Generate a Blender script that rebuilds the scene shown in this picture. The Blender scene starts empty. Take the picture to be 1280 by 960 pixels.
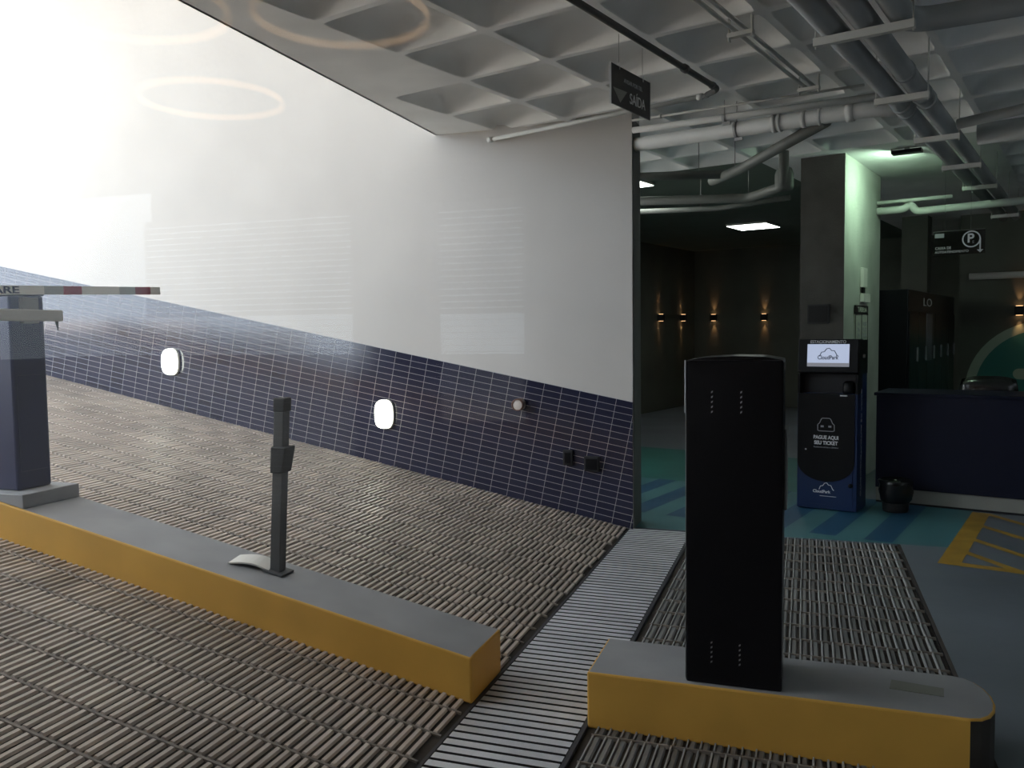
import bpy, bmesh, math, random
from mathutils import Vector, Matrix
random.seed(7)
SC = bpy.context.scene
COL = SC.collection
AR = 0.2744                       # garage grid turned against the ramp wall
SL = 0.1963                       # ramp slope
D1 = Vector((math.sin(AR), math.cos(AR), 0))
D2 = Vector((math.cos(AR), -math.sin(AR), 0))
ZC = 3.28
WY = 6.68                         # face of the tiled wall
def P(u, v, z=0.0):
    p = D2*u + D1*v; return Vector((p.x, p.y, z))

# ---------------------------------------------------------------- materials
def mat(name, col, rough=.6, metal=0., noise=0., nscale=6., bump=0., emit=None, es=1., spec=.5, col2=None, detail=4.):
    m = bpy.data.materials.new(name); m.use_nodes = True
    nt = m.node_tree; b = nt.nodes['Principled BSDF']
    b.inputs['Base Color'].default_value = (*col, 1); b.inputs['Roughness'].default_value = rough
    b.inputs['Metallic'].default_value = metal; b.inputs['Specular IOR Level'].default_value = spec
    if emit:
        b.inputs['Emission Color'].default_value = (*emit, 1); b.inputs['Emission Strength'].default_value = es
    if noise or bump or col2:
        tc = nt.nodes.new('ShaderNodeTexCoord'); n = nt.nodes.new('ShaderNodeTexNoise')
        n.inputs['Scale'].default_value = nscale; n.inputs['Detail'].default_value = detail
        nt.links.new(tc.outputs['Object'], n.inputs['Vector'])
        if noise or col2:
            r = nt.nodes.new('ShaderNodeValToRGB')
            c2 = col2 or tuple(min(1, c*(1+noise)) for c in col)
            c1 = col if col2 else tuple(c*(1-noise) for c in col)
            r.color_ramp.elements[0].position = .3; r.color_ramp.elements[1].position = .7
            r.color_ramp.elements[0].color = (*c1, 1); r.color_ramp.elements[1].color = (*c2, 1)
            nt.links.new(n.outputs['Fac'], r.inputs['Fac']); nt.links.new(r.outputs['Color'], b.inputs['Base Color'])
        if bump:
            bp = nt.nodes.new('ShaderNodeBump'); bp.inputs['Strength'].default_value = bump; bp.inputs['Distance'].default_value = .01
            n2 = nt.nodes.new('ShaderNodeTexNoise'); n2.inputs['Scale'].default_value = nscale*12; n2.inputs['Detail'].default_value = 5
            nt.links.new(tc.outputs['Object'], n2.inputs['Vector'])
            nt.links.new(n2.outputs['Fac'], bp.inputs['Height']); nt.links.new(bp.outputs['Normal'], b.inputs['Normal'])
    return m
def emat(name, col, s):
    return mat(name, (.02, .02, .02), .5, emit=col, es=s)

M = {}
M['plaster'] = mat('white_plaster', (.60, .572, .54), .85, noise=.04, nscale=1.5, bump=.25)
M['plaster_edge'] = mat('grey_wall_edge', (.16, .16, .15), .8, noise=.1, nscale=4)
M['ceil'] = mat('grey_painted_concrete', (.84, .845, .825), .75, noise=.07, nscale=2.5, bump=.12)
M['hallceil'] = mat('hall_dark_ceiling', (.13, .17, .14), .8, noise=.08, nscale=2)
M['asphalt'] = mat('yard_asphalt', (.05, .052, .055), .85, noise=.2, nscale=2)
M['roof'] = mat('roof_concrete', (.55, .53, .5), .8, noise=.05, nscale=2)
M['concrete'] = mat('floor_concrete', (.145, .165, .19), .42, noise=.22, nscale=1.1, bump=.12, detail=8)
M['pit'] = mat('dark_pit', (.02, .02, .02), .9)
M['strip'] = mat('paver_joint_line', (.24, .21, .18), .8, noise=.3, nscale=9)
M['joint'] = mat('paver_base', (.05, .041, .034), .9, noise=.3, nscale=5)
M['kerbtop'] = mat('kerb_grey_paint', (.31, .315, .325), .6, noise=.12, nscale=3, bump=.1)
M['yellow'] = mat('kerb_yellow_paint', (.74, .41, .07), .55, noise=.08, nscale=4, bump=.08)
M['kerbworn'] = mat('kerb_worn_black', (.045, .04, .035), .7, noise=.3, nscale=6)
M['steel'] = mat('drain_steel', (.60, .61, .64), .42, .25, noise=.15, nscale=3)
M['steeldark'] = mat('drain_edge_gap_shade', (.035, .035, .04), .6)
M['teal'] = mat('teal_floor_paint', (.055, .165, .185), .5, noise=.12, nscale=2, bump=.05)
M['tealdark'] = mat('dark_teal_floor_paint', (.02, .135, .12), .5, noise=.12, nscale=2)
M['blue'] = mat('blue_floor_paint', (.010, .068, .14), .5, noise=.12, nscale=2)
M['ypaint'] = mat('yellow_floor_paint', (.36, .21, .025), .55, noise=.2, nscale=5)
M['navy'] = mat('navy_metal', (.012, .02, .075), .35, noise=.05)
M['navygrey'] = mat('navy_metal_side', (.012, .02, .075), .35)
M['black'] = mat('black_metal', (.008, .0075, .009), .32, spec=.2, noise=.05)
M['blackmatte'] = mat('black_matte', (.01, .01, .011), .7)
M['greymetal'] = mat('grey_metal', (.3, .3, .29), .5, .2)
M['postgrey'] = mat('post_grey', (.075, .075, .075), .5, noise=.08)
M['white'] = mat('white_paint', (.75, .73, .68), .5)
M['red'] = mat('red_band', (.30, .035, .06), .5)
M['greyband'] = mat('grey_band', (.38, .40, .39), .4)
M['bar'] = mat('bar_paint', (.42, .40, .35), .5, noise=.08)
M['silver'] = mat('silver_edge', (.6, .6, .6), .3, .8)
M['pipe'] = mat('pipe_grey_paint', (.56, .565, .54), .55, noise=.05, nscale=3)
M['pipedark'] = mat('pipe_dark_paint', (.10, .10, .095), .5)
M['pipehall'] = mat('pipe_dull_grey', (.15, .16, .145), .6)
M['pipegrey'] = mat('pipe_blue_grey', (.38, .40, .40), .55, noise=.05)
M['hanger'] = mat('hanger_white', (.6, .6, .56), .5)
M['counter'] = mat('counter_navy', (.012, .014, .03), .4, spec=.2, noise=.05)
M['skirt'] = mat('counter_skirt', (.30, .30, .27), .6, noise=.06)
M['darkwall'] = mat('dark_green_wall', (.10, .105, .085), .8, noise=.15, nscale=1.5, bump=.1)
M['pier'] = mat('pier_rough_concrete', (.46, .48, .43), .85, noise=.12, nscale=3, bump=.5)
M['pier_shaded'] = mat('pier_concrete_shaded', (.10, .096, .085), .85, noise=.18, nscale=4, bump=.4)  # same pier concrete with shade put into the colour, for the unlit faces
M['kblue'] = mat('kiosk_blue', (.006, .026, .10), .4)
M['kblack'] = mat('kiosk_black', (.007, .007, .008), .4, spec=.2)
M['kgrey'] = mat('kiosk_recess', (.03, .03, .034), .6)
M['letter'] = mat('white_letters', (.85, .86, .88), .6)
M['lettergrey'] = mat('grey_letters', (.42, .43, .46), .6)
M['letterdark'] = mat('dark_letters', (.03, .04, .09), .6)
M['screen'] = emat('lit_screen', (.52, .60, .80), .75)
M['screenbar'] = emat('lit_screen_bar', (.32, .33, .38), .55)
M['leather'] = mat('black_leather', (.012, .012, .013), .24, spec=.8, bump=.1, nscale=8)
M['bag'] = mat('black_bag', (.008, .008, .009), .22, bump=.5, nscale=2)
M['signblack'] = mat('sign_black', (.012, .012, .013), .35)
M['tri'] = mat('sign_triangle', (.33, .33, .31), .6)
M['panel'] = emat('led_panel', (.93, 1., .93), 9.)
M['bulk'] = emat('bulkhead_glow', (.93, 1., .86), 9.)
M['warm'] = emat('sconce_lens', (1., .55, .25), 3.)
M['copper'] = mat('copper_rim', (.20, .09, .06), .4, .4)
M['paleface'] = mat('pale_lamp_face', (.62, .55, .50), .5)
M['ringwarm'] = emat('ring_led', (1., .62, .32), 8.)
M['lobbywall'] = mat('lobby_wall', (.05, .043, .038), .8)
M['lobbyceil'] = mat('lobby_ceiling', (.22, .18, .14), .8)
M['lobbyfloor'] = mat('lobby_floor', (.03, .025, .025), .5)
M['blind'] = mat('blind_slat', (.6, .6, .6), .6)
M['muralring'] = mat('mural_ring', (.34, .42, .33), .7)
M['muralteal'] = mat('mural_teal', (.03, .17, .15), .7)
M['locker'] = mat('locker_black', (.006, .006, .009), .3, spec=.2)
M['lockergrey'] = mat('locker_strip', (.16, .16, .19), .35)
M['paper'] = mat('paper_white', (.55, .58, .5), .7)
M['flood'] = emat('flood_lens', (.8, 1., .85), 6.)
M['patch'] = mat('faded_patch', (.26, .27, .23), .8, noise=.1)

def rib_mat(name, c, var, rough=.55):
    m = mat(name, c, rough); nt = m.node_tree; b = nt.nodes['Principled BSDF']
    a = nt.nodes.new('ShaderNodeAttribute'); a.attribute_name = 'tone'
    mx = nt.nodes.new('ShaderNodeMix'); mx.data_type = 'RGBA'
    mx.inputs['A'].default_value = (*[x*(1-var) for x in c], 1); mx.inputs['B'].default_value = (*[min(1, x*(1+var)) for x in c], 1)
    nt.links.new(a.outputs['Fac'], mx.inputs['Factor'])
    n = nt.nodes.new('ShaderNodeTexNoise'); n.inputs['Scale'].default_value = .9; n.inputs['Detail'].default_value = 5
    tc = nt.nodes.new('ShaderNodeTexCoord'); nt.links.new(tc.outputs['Object'], n.inputs['Vector'])
    mm = nt.nodes.new('ShaderNodeMapRange'); mm.inputs['From Min'].default_value = .3; mm.inputs['From Max'].default_value = .7
    mm.inputs['To Min'].default_value = .78; mm.inputs['To Max'].default_value = 1.15
    nt.links.new(n.outputs['Fac'], mm.inputs['Value'])
    mu = nt.nodes.new('ShaderNodeVectorMath'); mu.operation = 'SCALE'
    nt.links.new(mx.outputs['Result'], mu.inputs[0]); nt.links.new(mm.outputs['Result'], mu.inputs['Scale'])
    nt.links.new(mu.outputs['Vector'], b.inputs['Base Color'])
    return m
M['rib'] = rib_mat('ramp_paver_ribs', (.54, .465, .41), .2, .42)
M['matrib'] = rib_mat('flat_paver_ribs', (.25, .25, .245), .5)

def tile_mat():
    m = mat('navy_wall_tiles', (.02, .021, .04), .15, spec=.85); nt = m.node_tree; b = nt.nodes['Principled BSDF']
    tc = nt.nodes.new('ShaderNodeTexCoord'); sp = nt.nodes.new('ShaderNodeSeparateXYZ'); cb = nt.nodes.new('ShaderNodeCombineXYZ')
    nt.links.new(tc.outputs['Object'], sp.inputs[0])
    for ax, out, off in (('X', 'X', 2.7928), ('Z', 'Y', -1.0102)):
        ad = nt.nodes.new('ShaderNodeMath'); ad.operation = 'ADD'; ad.inputs[1].default_value = off
        nt.links.new(sp.outputs[ax], ad.inputs[0]); nt.links.new(ad.outputs[0], cb.inputs[out])
    br = nt.nodes.new('ShaderNodeTexBrick'); br.offset = 0; br.squash = 1
    br.inputs['Scale'].default_value = 1; br.inputs['Brick Width'].default_value = .1538; br.inputs['Row Height'].default_value = .0532
    br.inputs['Mortar Size'].default_value = .0019; br.inputs['Mortar Smooth'].default_value = .3
    br.inputs['Color1'].default_value = (.016, .018, .042, 1); br.inputs['Color2'].default_value = (.024, .026, .056, 1)
    br.inputs['Mortar'].default_value = (.36, .35, .37, 1)
    nt.links.new(cb.outputs[0], br.inputs['Vector']); nt.links.new(br.outputs['Color'], b.inputs['Base Color'])
    mr = nt.nodes.new('ShaderNodeMapRange'); mr.inputs['To Min'].default_value = .13; mr.inputs['To Max'].default_value = .8
    nt.links.new(br.outputs['Fac'], mr.inputs['Value']); nt.links.new(mr.outputs['Result'], b.inputs['Roughness'])
    bp = nt.nodes.new('ShaderNodeBump'); bp.inputs['Strength'].default_value = .4; bp.inputs['Distance'].default_value = .003; bp.invert = True
    nt.links.new(br.outputs['Fac'], bp.inputs['Height']); nt.links.new(bp.outputs['Normal'], b.inputs['Normal'])
    return m
M['tile'] = tile_mat()

def glass_mat():
    m = bpy.data.materials.new('window_glass'); m.use_nodes = True; nt = m.node_tree
    nt.nodes.remove(nt.nodes['Principled BSDF']); out = nt.nodes['Material Output']
    t = nt.nodes.new('ShaderNodeBsdfTransparent'); g = nt.nodes.new('ShaderNodeBsdfGlossy'); g.inputs['Roughness'].default_value = 0
    mx = nt.nodes.new('ShaderNodeMixShader'); mx.inputs[0].default_value = .009
    nt.links.new(t.outputs[0], mx.inputs[1]); nt.links.new(g.outputs[0], mx.inputs[2]); nt.links.new(mx.outputs[0], out.inputs['Surface'])
    return m
M['glass'] = glass_mat()
def acrylic_mat():
    m = bpy.data.materials.new('smoked_acrylic'); m.use_nodes = True; nt = m.node_tree
    b = nt.nodes['Principled BSDF']; b.inputs['Base Color'].default_value = (.012, .014, .013, 1); b.inputs['Roughness'].default_value = .25
    t = nt.nodes.new('ShaderNodeBsdfTransparent'); t.inputs[0].default_value = (.5, .55, .5, 1)
    mx = nt.nodes.new('ShaderNodeMixShader'); mx.inputs[0].default_value = .55; out = nt.nodes['Material Output']
    nt.links.new(t.outputs[0], mx.inputs[1]); nt.links.new(b.outputs[0], mx.inputs[2]); nt.links.new(mx.outputs[0], out.inputs['Surface'])
    return m
M['acrylic'] = acrylic_mat()

# ---------------------------------------------------------------- mesh building
class MB:
    def __init__(s): s.v = []; s.f = []; s.mi = []; s.sm = []; s.t = []
    def face(s, pts, mi=0, smooth=False, tone=.5):
        n = len(s.v); s.v += [tuple(p) for p in pts]; s.f.append(tuple(range(n, n+len(pts)))); s.mi.append(mi); s.sm.append(smooth); s.t.append(tone)
    def mesh(s, vs, fs, mi=0, smooth=False, tone=.5):
        n = len(s.v); s.v += [tuple(p) for p in vs]
        for f in fs: s.f.append(tuple(n+i for i in f)); s.mi.append(mi); s.sm.append(smooth); s.t.append(tone)
    def box(s, a, b, mi=0, fn=None):
        x0, y0, z0 = a; x1, y1, z1 = b
        vs = [(x0,y0,z0),(x1,y0,z0),(x1,y1,z0),(x0,y1,z0),(x0,y0,z1),(x1,y0,z1),(x1,y1,z1),(x0,y1,z1)]
        if fn: vs = [fn(*p) for p in vs]
        s.mesh(vs, [(0,3,2,1),(4,5,6,7),(0,1,5,4),(1,2,6,5),(2,3,7,6),(3,0,4,7)], mi); return s
    def prism(s, poly, y0, y1, mi=0, axis='y', smooth=False):
        # poly in (a,b); extruded along the axis
        def pt(a, b, c): return {'y': (a, c, b), 'z': (a, b, c), 'x': (c, a, b)}[axis]
        n = len(poly); vs = [pt(a, b, y0) for a, b in poly] + [pt(a, b, y1) for a, b in poly]
        s.mesh(vs, [tuple(range(n)), tuple(range(2*n-1, n-1, -1))], mi)
        s.mesh(vs, [(i, i+n, (i+1) % n+n, (i+1) % n) for i in range(n)], mi, smooth); return s
    def tube(s, pts, r, n=14, mi=0, caps=True):
        pts = [Vector(p) for p in pts]; rings = []; rr = r if isinstance(r, (list, tuple)) else [r]*len(pts)
        up0 = None
        for i, p in enumerate(pts):
            if i == 0: d = (pts[1]-p).normalized(); k = 1.
            elif i == len(pts)-1: d = (p-pts[i-1]).normalized(); k = 1.
            else:
                a = (p-pts[i-1]).normalized(); b2 = (pts[i+1]-p).normalized(); d = (a+b2)
                d = d.normalized() if d.length > 1e-6 else a; k = 1.
            if up0 is None:
                up = Vector((0, 0, 1)) if abs(d.z) < .9 else Vector((1, 0, 0))
            else: up = up0
            x = d.cross(up).normalized(); y = x.cross(d).normalized(); up0 = y
            rings.append([p + (x*math.cos(t)+y*math.sin(t))*rr[i] for t in [2*math.pi*j/n for j in range(n)]])
        vs = [q for R in rings for q in R]; fs = []
        for i in range(len(rings)-1):
            for j in range(n): fs.append((i*n+j, i*n+(j+1) % n, (i+1)*n+(j+1) % n, (i+1)*n+j))
        s.mesh(vs, fs, mi, True)
        if caps: s.mesh(vs, [tuple(range(n-1, -1, -1)), tuple(range(len(vs)-n, len(vs)))], mi)
        return s
    def lathe(s, prof, c=(0, 0, 0), n=24, mi=0, axis='z', jit=0.):
        vs = []; fs = []; m = len(prof)
        for j in range(n):
            t = 2*math.pi*j/n
            for r, h in prof:
                r2 = r*(1+(random.uniform(-jit, jit) if jit and r > 1e-4 else 0))
                q = {'z': (r2*math.cos(t), r2*math.sin(t), h), 'y': (r2*math.cos(t), h, r2*math.sin(t)), 'x': (h, r2*math.cos(t), r2*math.sin(t))}[axis]
                vs.append((c[0]+q[0], c[1]+q[1], c[2]+q[2]))
        for j in range(n):
            for i in range(m-1):
                a, b = j*m+i, ((j+1) % n)*m+i; fs.append((a, b, b+1, a+1))
        s.mesh(vs, fs, mi, True); return s
    def build(s, name, mats, parent=None, loc=None, rz=0., rot=None, bevel=0., weld=True):
        me = bpy.data.meshes.new(name); me.from_pydata(s.v, [], s.f)
        mats = mats if isinstance(mats, (list, tuple)) else [mats]
        for m in mats: me.materials.append(M[m] if isinstance(m, str) else m)
        me.polygons.foreach_set('material_index', s.mi); me.polygons.foreach_set('use_smooth', s.sm)
        if any(t != .5 for t in s.t):
            a = me.attributes.new('tone', 'FLOAT', 'FACE'); a.data.foreach_set('value', s.t)
        bm = bmesh.new(); bm.from_mesh(me)
        if weld: bmesh.ops.remove_doubles(bm, verts=bm.verts, dist=1e-5)
        if weld: bmesh.ops.recalc_face_normals(bm, faces=bm.faces)
        if bevel:
            es = [e for e in bm.edges if len(e.link_faces) == 2 and e.calc_face_angle() > .6]
            bmesh.ops.bevel(bm, geom=es, offset=bevel, segments=2, affect='EDGES', profile=.5, clamp_overlap=True)
        bm.to_mesh(me); bm.free(); me.update()
        o = bpy.data.objects.new(name, me); COL.objects.link(o)
        if parent: o.parent = parent
        if loc is not None: o.location = loc
        o.rotation_euler = rot if rot else (0, 0, rz)
        return o
def tag(o, label=None, cat=None, group=None, kind=None):
    if label: o['label'] = label
    if cat: o['category'] = cat
    if group: o['group'] = group
    if kind: o['kind'] = kind
    return o
def struct(o): o['kind'] = 'structure'; return o
def thing(name, label, cat, loc, rz=0., group=None):
    o = bpy.data.objects.new(name, None); COL.objects.link(o); o.location = loc; o.rotation_euler = (0, 0, rz)
    o.empty_display_size = .1
    return tag(o, label, cat, group)
RZ = -AR
def text(name, s, size, m, parent=None, loc=(0, 0, 0), rot=(math.pi/2, 0, 0), width=None, align='CENTER', depth=.001, bold=0., mirror=1.):
    c = bpy.data.curves.new(name, 'FONT'); c.body = s; c.size = size; c.align_x = align; c.align_y = 'CENTER'; c.extrude = depth; c.offset = bold
    o = bpy.data.objects.new(name+'_tmp', c); COL.objects.link(o)
    dg = bpy.context.evaluated_depsgraph_get(); dg.update()
    me = bpy.data.meshes.new_from_object(o.evaluated_get(dg)); bpy.data.objects.remove(o)
    me.materials.clear(); me.materials.append(M[m])
    xs = [v.co.x for v in me.vertices]
    if width and xs:
        k = width/(max(xs)-min(xs)); me.transform(Matrix.Diagonal((k, 1, 1, 1)))
    o = bpy.data.objects.new(name, me); COL.objects.link(o)
    if parent: o.parent = parent
    o.location = loc; o.rotation_euler = rot
    return o

# ================================================================ SETTING
cs, sn = math.cos(SL), math.sin(SL)
RX = -1.345
def ramp(s, y, h=0.): return (RX - s*cs + h*sn, y, s*sn + h*cs)
def rampz(x): return (RX-x)*math.tan(SL)

# ramp with ribbed pavers
b = MB(); SMAX = 9.4
b.face([ramp(0, .7), ramp(0, WY), ramp(SMAX, WY), ramp(SMAX, .7)], 0)
b.box((0, .7, -.25), (SMAX, WY, -.001), 0, ramp)
def rib(b, fn, s0, s1, y0, y1, h, mi, tone):
    t = min(.006, (s1-s0)*.2)
    vs = [fn(s0, y0, 0), fn(s1, y0, 0), fn(s1, y1, 0), fn(s0, y1, 0), fn(s0+t, y0+t, h), fn(s1-t, y0+t, h), fn(s1-t, y1-t, h), fn(s0+t, y1-t, h)]
    b.mesh(vs, [(4,5,6,7),(0,1,5,4),(1,2,6,5),(2,3,7,6),(3,0,4,7)], mi, False, tone)
PR = .21; tops = [WY-.004]; y = 6.54
while y > .75: tops.append(y); y -= PR
for y, yb in zip(tops[:-1], tops[1:]):
    off = random.uniform(0, .04); block = random.random()
    b.box((.008, yb-.004, .0), (SMAX, yb+.007, .0095), 2, ramp)
    for i in range(-1, int(SMAX/.04)-1):
        if i % 5 == 0: block = random.random()
        s0 = i*.04+off
        if s0 < .008: continue
        rib(b, ramp, s0, s0+.0255, yb+.009+random.uniform(0, .004), y-.006, .012+random.uniform(-.0015, .0015), 1, min(.98, max(.02, .5*block+.5*random.random())))
struct(b.build('floor_ramp', ['joint', 'rib', 'strip'], weld=False))

# flat ribbed paving both sides of the right kerb
b = MB()
XA, XB = -.79, .655
b.box((XA-.03, .7, -.06), (XB, 6.735, -.012), 0)
ident = lambda x, y, z: (x, y, z-.012)
y = 6.73; PM = .222
b.box((XB, .9, -.06), (XB+.02, 6.735, .001), 0)
while y > .9:
    off = random.uniform(-.003, .003); block = random.random()
    b.box((XA, y-PM-.003, -.012), (XB-.004, y-PM+.004, .003), 2)
    for i in range(28):
        if i % 4 == 0: block = random.random()
        s0 = XA+.006+i*.0512+off
        rib(b, ident, s0+.009, s0+.037, y-PM+.007, y-.005, .010+random.uniform(-.0015, .0015), 1, .05+.25*block+.15*random.random())
        rib(b, ident, s0, s0+.0095, y-PM+.007, y-.005, .0155, 1, .85+.1*random.random())  # raised left ridge, toned bright: side light put into its colour
    y -= PM
struct(b.build('floor_paving', ['joint', 'matrib', 'strip'], weld=False))

# concrete floor with its paint
b = MB()
def uvq(u0, u1, v0, v1, z): return [P(u0, v0, z), P(u1, v0, z), P(u1, v1, z), P(u0, v1, z)]
def clipY(poly, ymin):
    out = []
    for i, p in enumerate(poly):
        q = poly[(i+1) % len(poly)]
        if p.y >= ymin: out.append(p)
        if (p.y >= ymin) != (q.y >= ymin):
            t = (ymin-p.y)/(q.y-p.y); out.append(p.lerp(q, t))
    return out
b.box((.655, .7, -.25), (12, 24, 0), 0)
b.box((-9, 6.735, -.25), (.655, 24, 0), 0)
b.box((-1.345, .7, -.25), (.655, 6.735, -.08), 4)
YE = 6.742
def paint(poly, mi):
    poly = clipY(poly, YE)
    if len(poly) > 2: b.face(poly, mi)
paint(uvq(-5.6, -.87, 5.9, 8.3, .0015), 1)
paint(uvq(-5.6, -2.2, 8.3, 10.5, .0015), 5)
for i in range(8):
    u0 = -1.433-.405*i
    paint(uvq(u0, u0+.2, 6.68, 8.3, .003), 2)
paint(uvq(-.87, -.735, 6.26, 8.16, .003), 3) if False else b.face(uvq(-.87, -.735, 6.26, 8.16, .003), 3)
b.face(uvq(-.735, 2.2, 6.26, 6.35, .003), 3)
for i, v0 in enumerate((6.70, 7.14, 7.66, 8.16)):
    L = min(v0-6.35, 2.8); w = .09
    b.face([P(-.735, v0, .003), P(-.735+L, v0-L, .003), P(-.735+L-w, v0-L, .003) if L > w else P(-.735, v0-w, .003), P(-.735, v0-w, .003)], 3)
struct(b.build('floor', ['concrete', 'teal', 'blue', 'ypaint', 'pit', 'tealdark'], weld=False))

# white wall with dark tiled dado
b = MB(); XL = -10.6
b.prism([(XL, -.3), (-1.30, -.3), (-1.30, 3.42), (-2.985, 3.42), (-2.985, 6.3), (XL, 6.3)], WY, WY+.31, 0)
struct(b.build('wall_left', ['plaster']))
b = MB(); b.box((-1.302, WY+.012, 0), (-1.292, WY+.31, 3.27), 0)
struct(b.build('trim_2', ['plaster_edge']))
b = MB()
def tl(x, z):                      # world -> slope frame
    dx, dz = x+1.3, z; return (dx*cs - dz*sn, dx*sn + dz*cs)
poly = [tl(-1.30, 0), tl(-1.30, 1.03), tl(XL, 1.03+(-1.3-XL)*math.tan(SL)), tl(XL, (-1.3-XL)*math.tan(SL))]
b.prism(poly, 0, .014, 0)
struct(b.build('trim_1', ['tile'], loc=(-1.3, WY-.014, 0), rot=(0, SL, 0)))

# waffle ceiling
b = MB(); U0, V0, SU, SV = -2.858, 3.885, .6726, .6482
NR = 40
def ring(hu, hv, n_exp):
    out = []
    for j in range(NR):
        t = 2*math.pi*j/NR; c, s_ = math.cos(t), math.sin(t)
        r = (abs(c)**n_exp+abs(s_)**n_exp)**(-1./n_exp); out.append((hu*r*c, hv*r*s_))
    return out
def outer():
    out = []
    for j in range(NR):
        t = 2*math.pi*j/NR; c, s_ = math.cos(t), math.sin(t); k = 1/max(abs(c), abs(s_)); out.append((SU/2*k*c, SV/2*k*s_))
    return out
def clipX(poly, xmin):
    out = []
    for i, p in enumerate(poly):
        q = poly[(i+1) % len(poly)]
        if p.x >= xmin: out.append(p)
        if (p.x >= xmin) != (q.x >= xmin): out.append(p.lerp(q, (xmin-p.x)/(q.x-p.x)))
    return out
OUT = outer(); SLABX = -2.98
PROF = [(.314, .302, 0, 22), (.308, .296, .010, 18), (.288, .276, .05, 11), (.253, .241, .095, 6.5), (.20, .19, .13, 4), (.11, .105, .15, 2.6)]
for j in range(-9, 12):
    for i in range(-5, 26):
        uc, vc = U0+(j+.5)*SU, V0+(i+.5)*SV
        corners = uvq(uc-SU/2, uc+SU/2, vc-SV/2, vc+SV/2, ZC)
        xm = min(c.x for c in corners)
        solid = xm < -2.93 or (vc-SV/2 > 8.2 and uc-SU/2 < -1.1) or vc > 17.5
        if max(c.x for c in corners) <= SLABX and not (vc > 7.5): continue
        if vc < 1.2: continue
        if solid:
            poly = corners if vc > 8.6 else clipX(corners, SLABX)
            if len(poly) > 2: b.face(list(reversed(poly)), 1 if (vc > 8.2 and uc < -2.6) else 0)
            continue
        rings = [[P(uc+x, vc+y_, ZC) for x, y_ in OUT]]
        for hu, hv, dz, ne in PROF: rings.append([P(uc+x, vc+y_, ZC+dz) for x, y_ in ring(hu, hv, ne)])
        vs = [p for R in rings for p in R]
        for q in range(len(rings)-1):
            fs = [(q*NR+t, q*NR+(t+1) % NR, (q+1)*NR+(t+1) % NR, (q+1)*NR+t) for t in range(NR)]
            b.mesh(vs if q == 0 else [], [] if False else fs, 0, q > 0) if q == 0 else None
            if q > 0:
                n0 = len(b.v)-len(vs)
                for f in fs: b.f.append(tuple(n0+x for x in f)); b.mi.append(0); b.sm.append(True); b.t.append(.5)
        n0 = len(b.v)-len(vs); b.f.append(tuple(n0+(len(rings)-1)*NR+t for t in range(NR))); b.mi.append(0); b.sm.append(True); b.t.append(.5)
b.box((SLABX, .5, ZC), (SLABX+.02, WY, 3.75), 0)
b.box((-2.98, .5, 3.6), (12, 7, 3.75), 0)
b.box((-9, 7, 3.6), (12, 24, 3.75), 0)
struct(b.build('ceiling', ['ceil', 'hallceil'], weld=False))
b = MB(); b.box((-9.0, .0, 6.0), (-2.6, 7.2, 6.2))  # unseen upper roof, added and sized to shape daylight on the wall
b.box((-2.95, .0, 3.76), (-2.75, 7.0, 6.0))
struct(b.build('ceiling_upper_unseen', ['roof']))

# dark hall behind: walls along the garage grid
def wallbox(name, u0, u1, v0, v1, z0, z1, m, bevel=0.):
    bb = MB(); bb.box((0, 0, 0), (u1-u0, v1-v0, z1-z0)); return struct(bb.build(name, [m], loc=P(u0, v0, z0), rz=RZ, bevel=bevel))
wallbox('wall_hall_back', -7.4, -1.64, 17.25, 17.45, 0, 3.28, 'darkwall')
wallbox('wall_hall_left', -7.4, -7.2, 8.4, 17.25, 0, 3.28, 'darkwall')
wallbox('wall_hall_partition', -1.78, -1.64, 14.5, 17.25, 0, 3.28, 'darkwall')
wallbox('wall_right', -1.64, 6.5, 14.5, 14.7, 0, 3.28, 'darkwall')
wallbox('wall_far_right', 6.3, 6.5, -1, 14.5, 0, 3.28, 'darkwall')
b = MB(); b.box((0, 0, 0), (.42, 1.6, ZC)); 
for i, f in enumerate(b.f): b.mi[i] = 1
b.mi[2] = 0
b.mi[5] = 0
struct(b.build('wall_pier', ['pier_shaded', 'pier'], loc=P(-2.475, 8.6, 0), rz=RZ, weld=False))
wallbox('wall_pier_far', -2.53, -2.17, 14.1, 14.45, 0, 3.28, 'darkwall')

# mural painted on the right wall
b = MB(); n = 48
def disc(b, cx, cz, r, y, mi, r2=0.):
    if r2:
        for i in range(n):
            a0, a1 = 2*math.pi*i/n, 2*math.pi*(i+1)/n
            b.face([(cx+r2*math.cos(a0), y, cz+r2*math.sin(a0)), (cx+r*math.cos(a0), y, cz+r*math.sin(a0)), (cx+r*math.cos(a1), y, cz+r*math.sin(a1)), (cx+r2*math.cos(a1), y, cz+r2*math.sin(a1))], mi)
    else: b.face([(cx+r*math.cos(2*math.pi*i/n), y, cz+r*math.sin(2*math.pi*i/n)) for i in range(n)], mi)
disc(b, 0, 0, 1.036, -.004, 0, .906); disc(b, 0, 0, .906, -.003, 1)
b.prism([(-.33+.08*math.cos(t*math.pi/8+math.pi/2), .25+.08*math.sin(t*math.pi/8+math.pi/2)) for t in range(9)]+[(.25, .17), (.25, .33)], -.006, -.004, 0)
tag(b.build('wall_mural', ['muralring', 'muralteal'], loc=P(-.645, 14.5, .64), rz=RZ), 'large teal circle with pale green ring painted on the dark wall behind the counter', 'mural')

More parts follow.
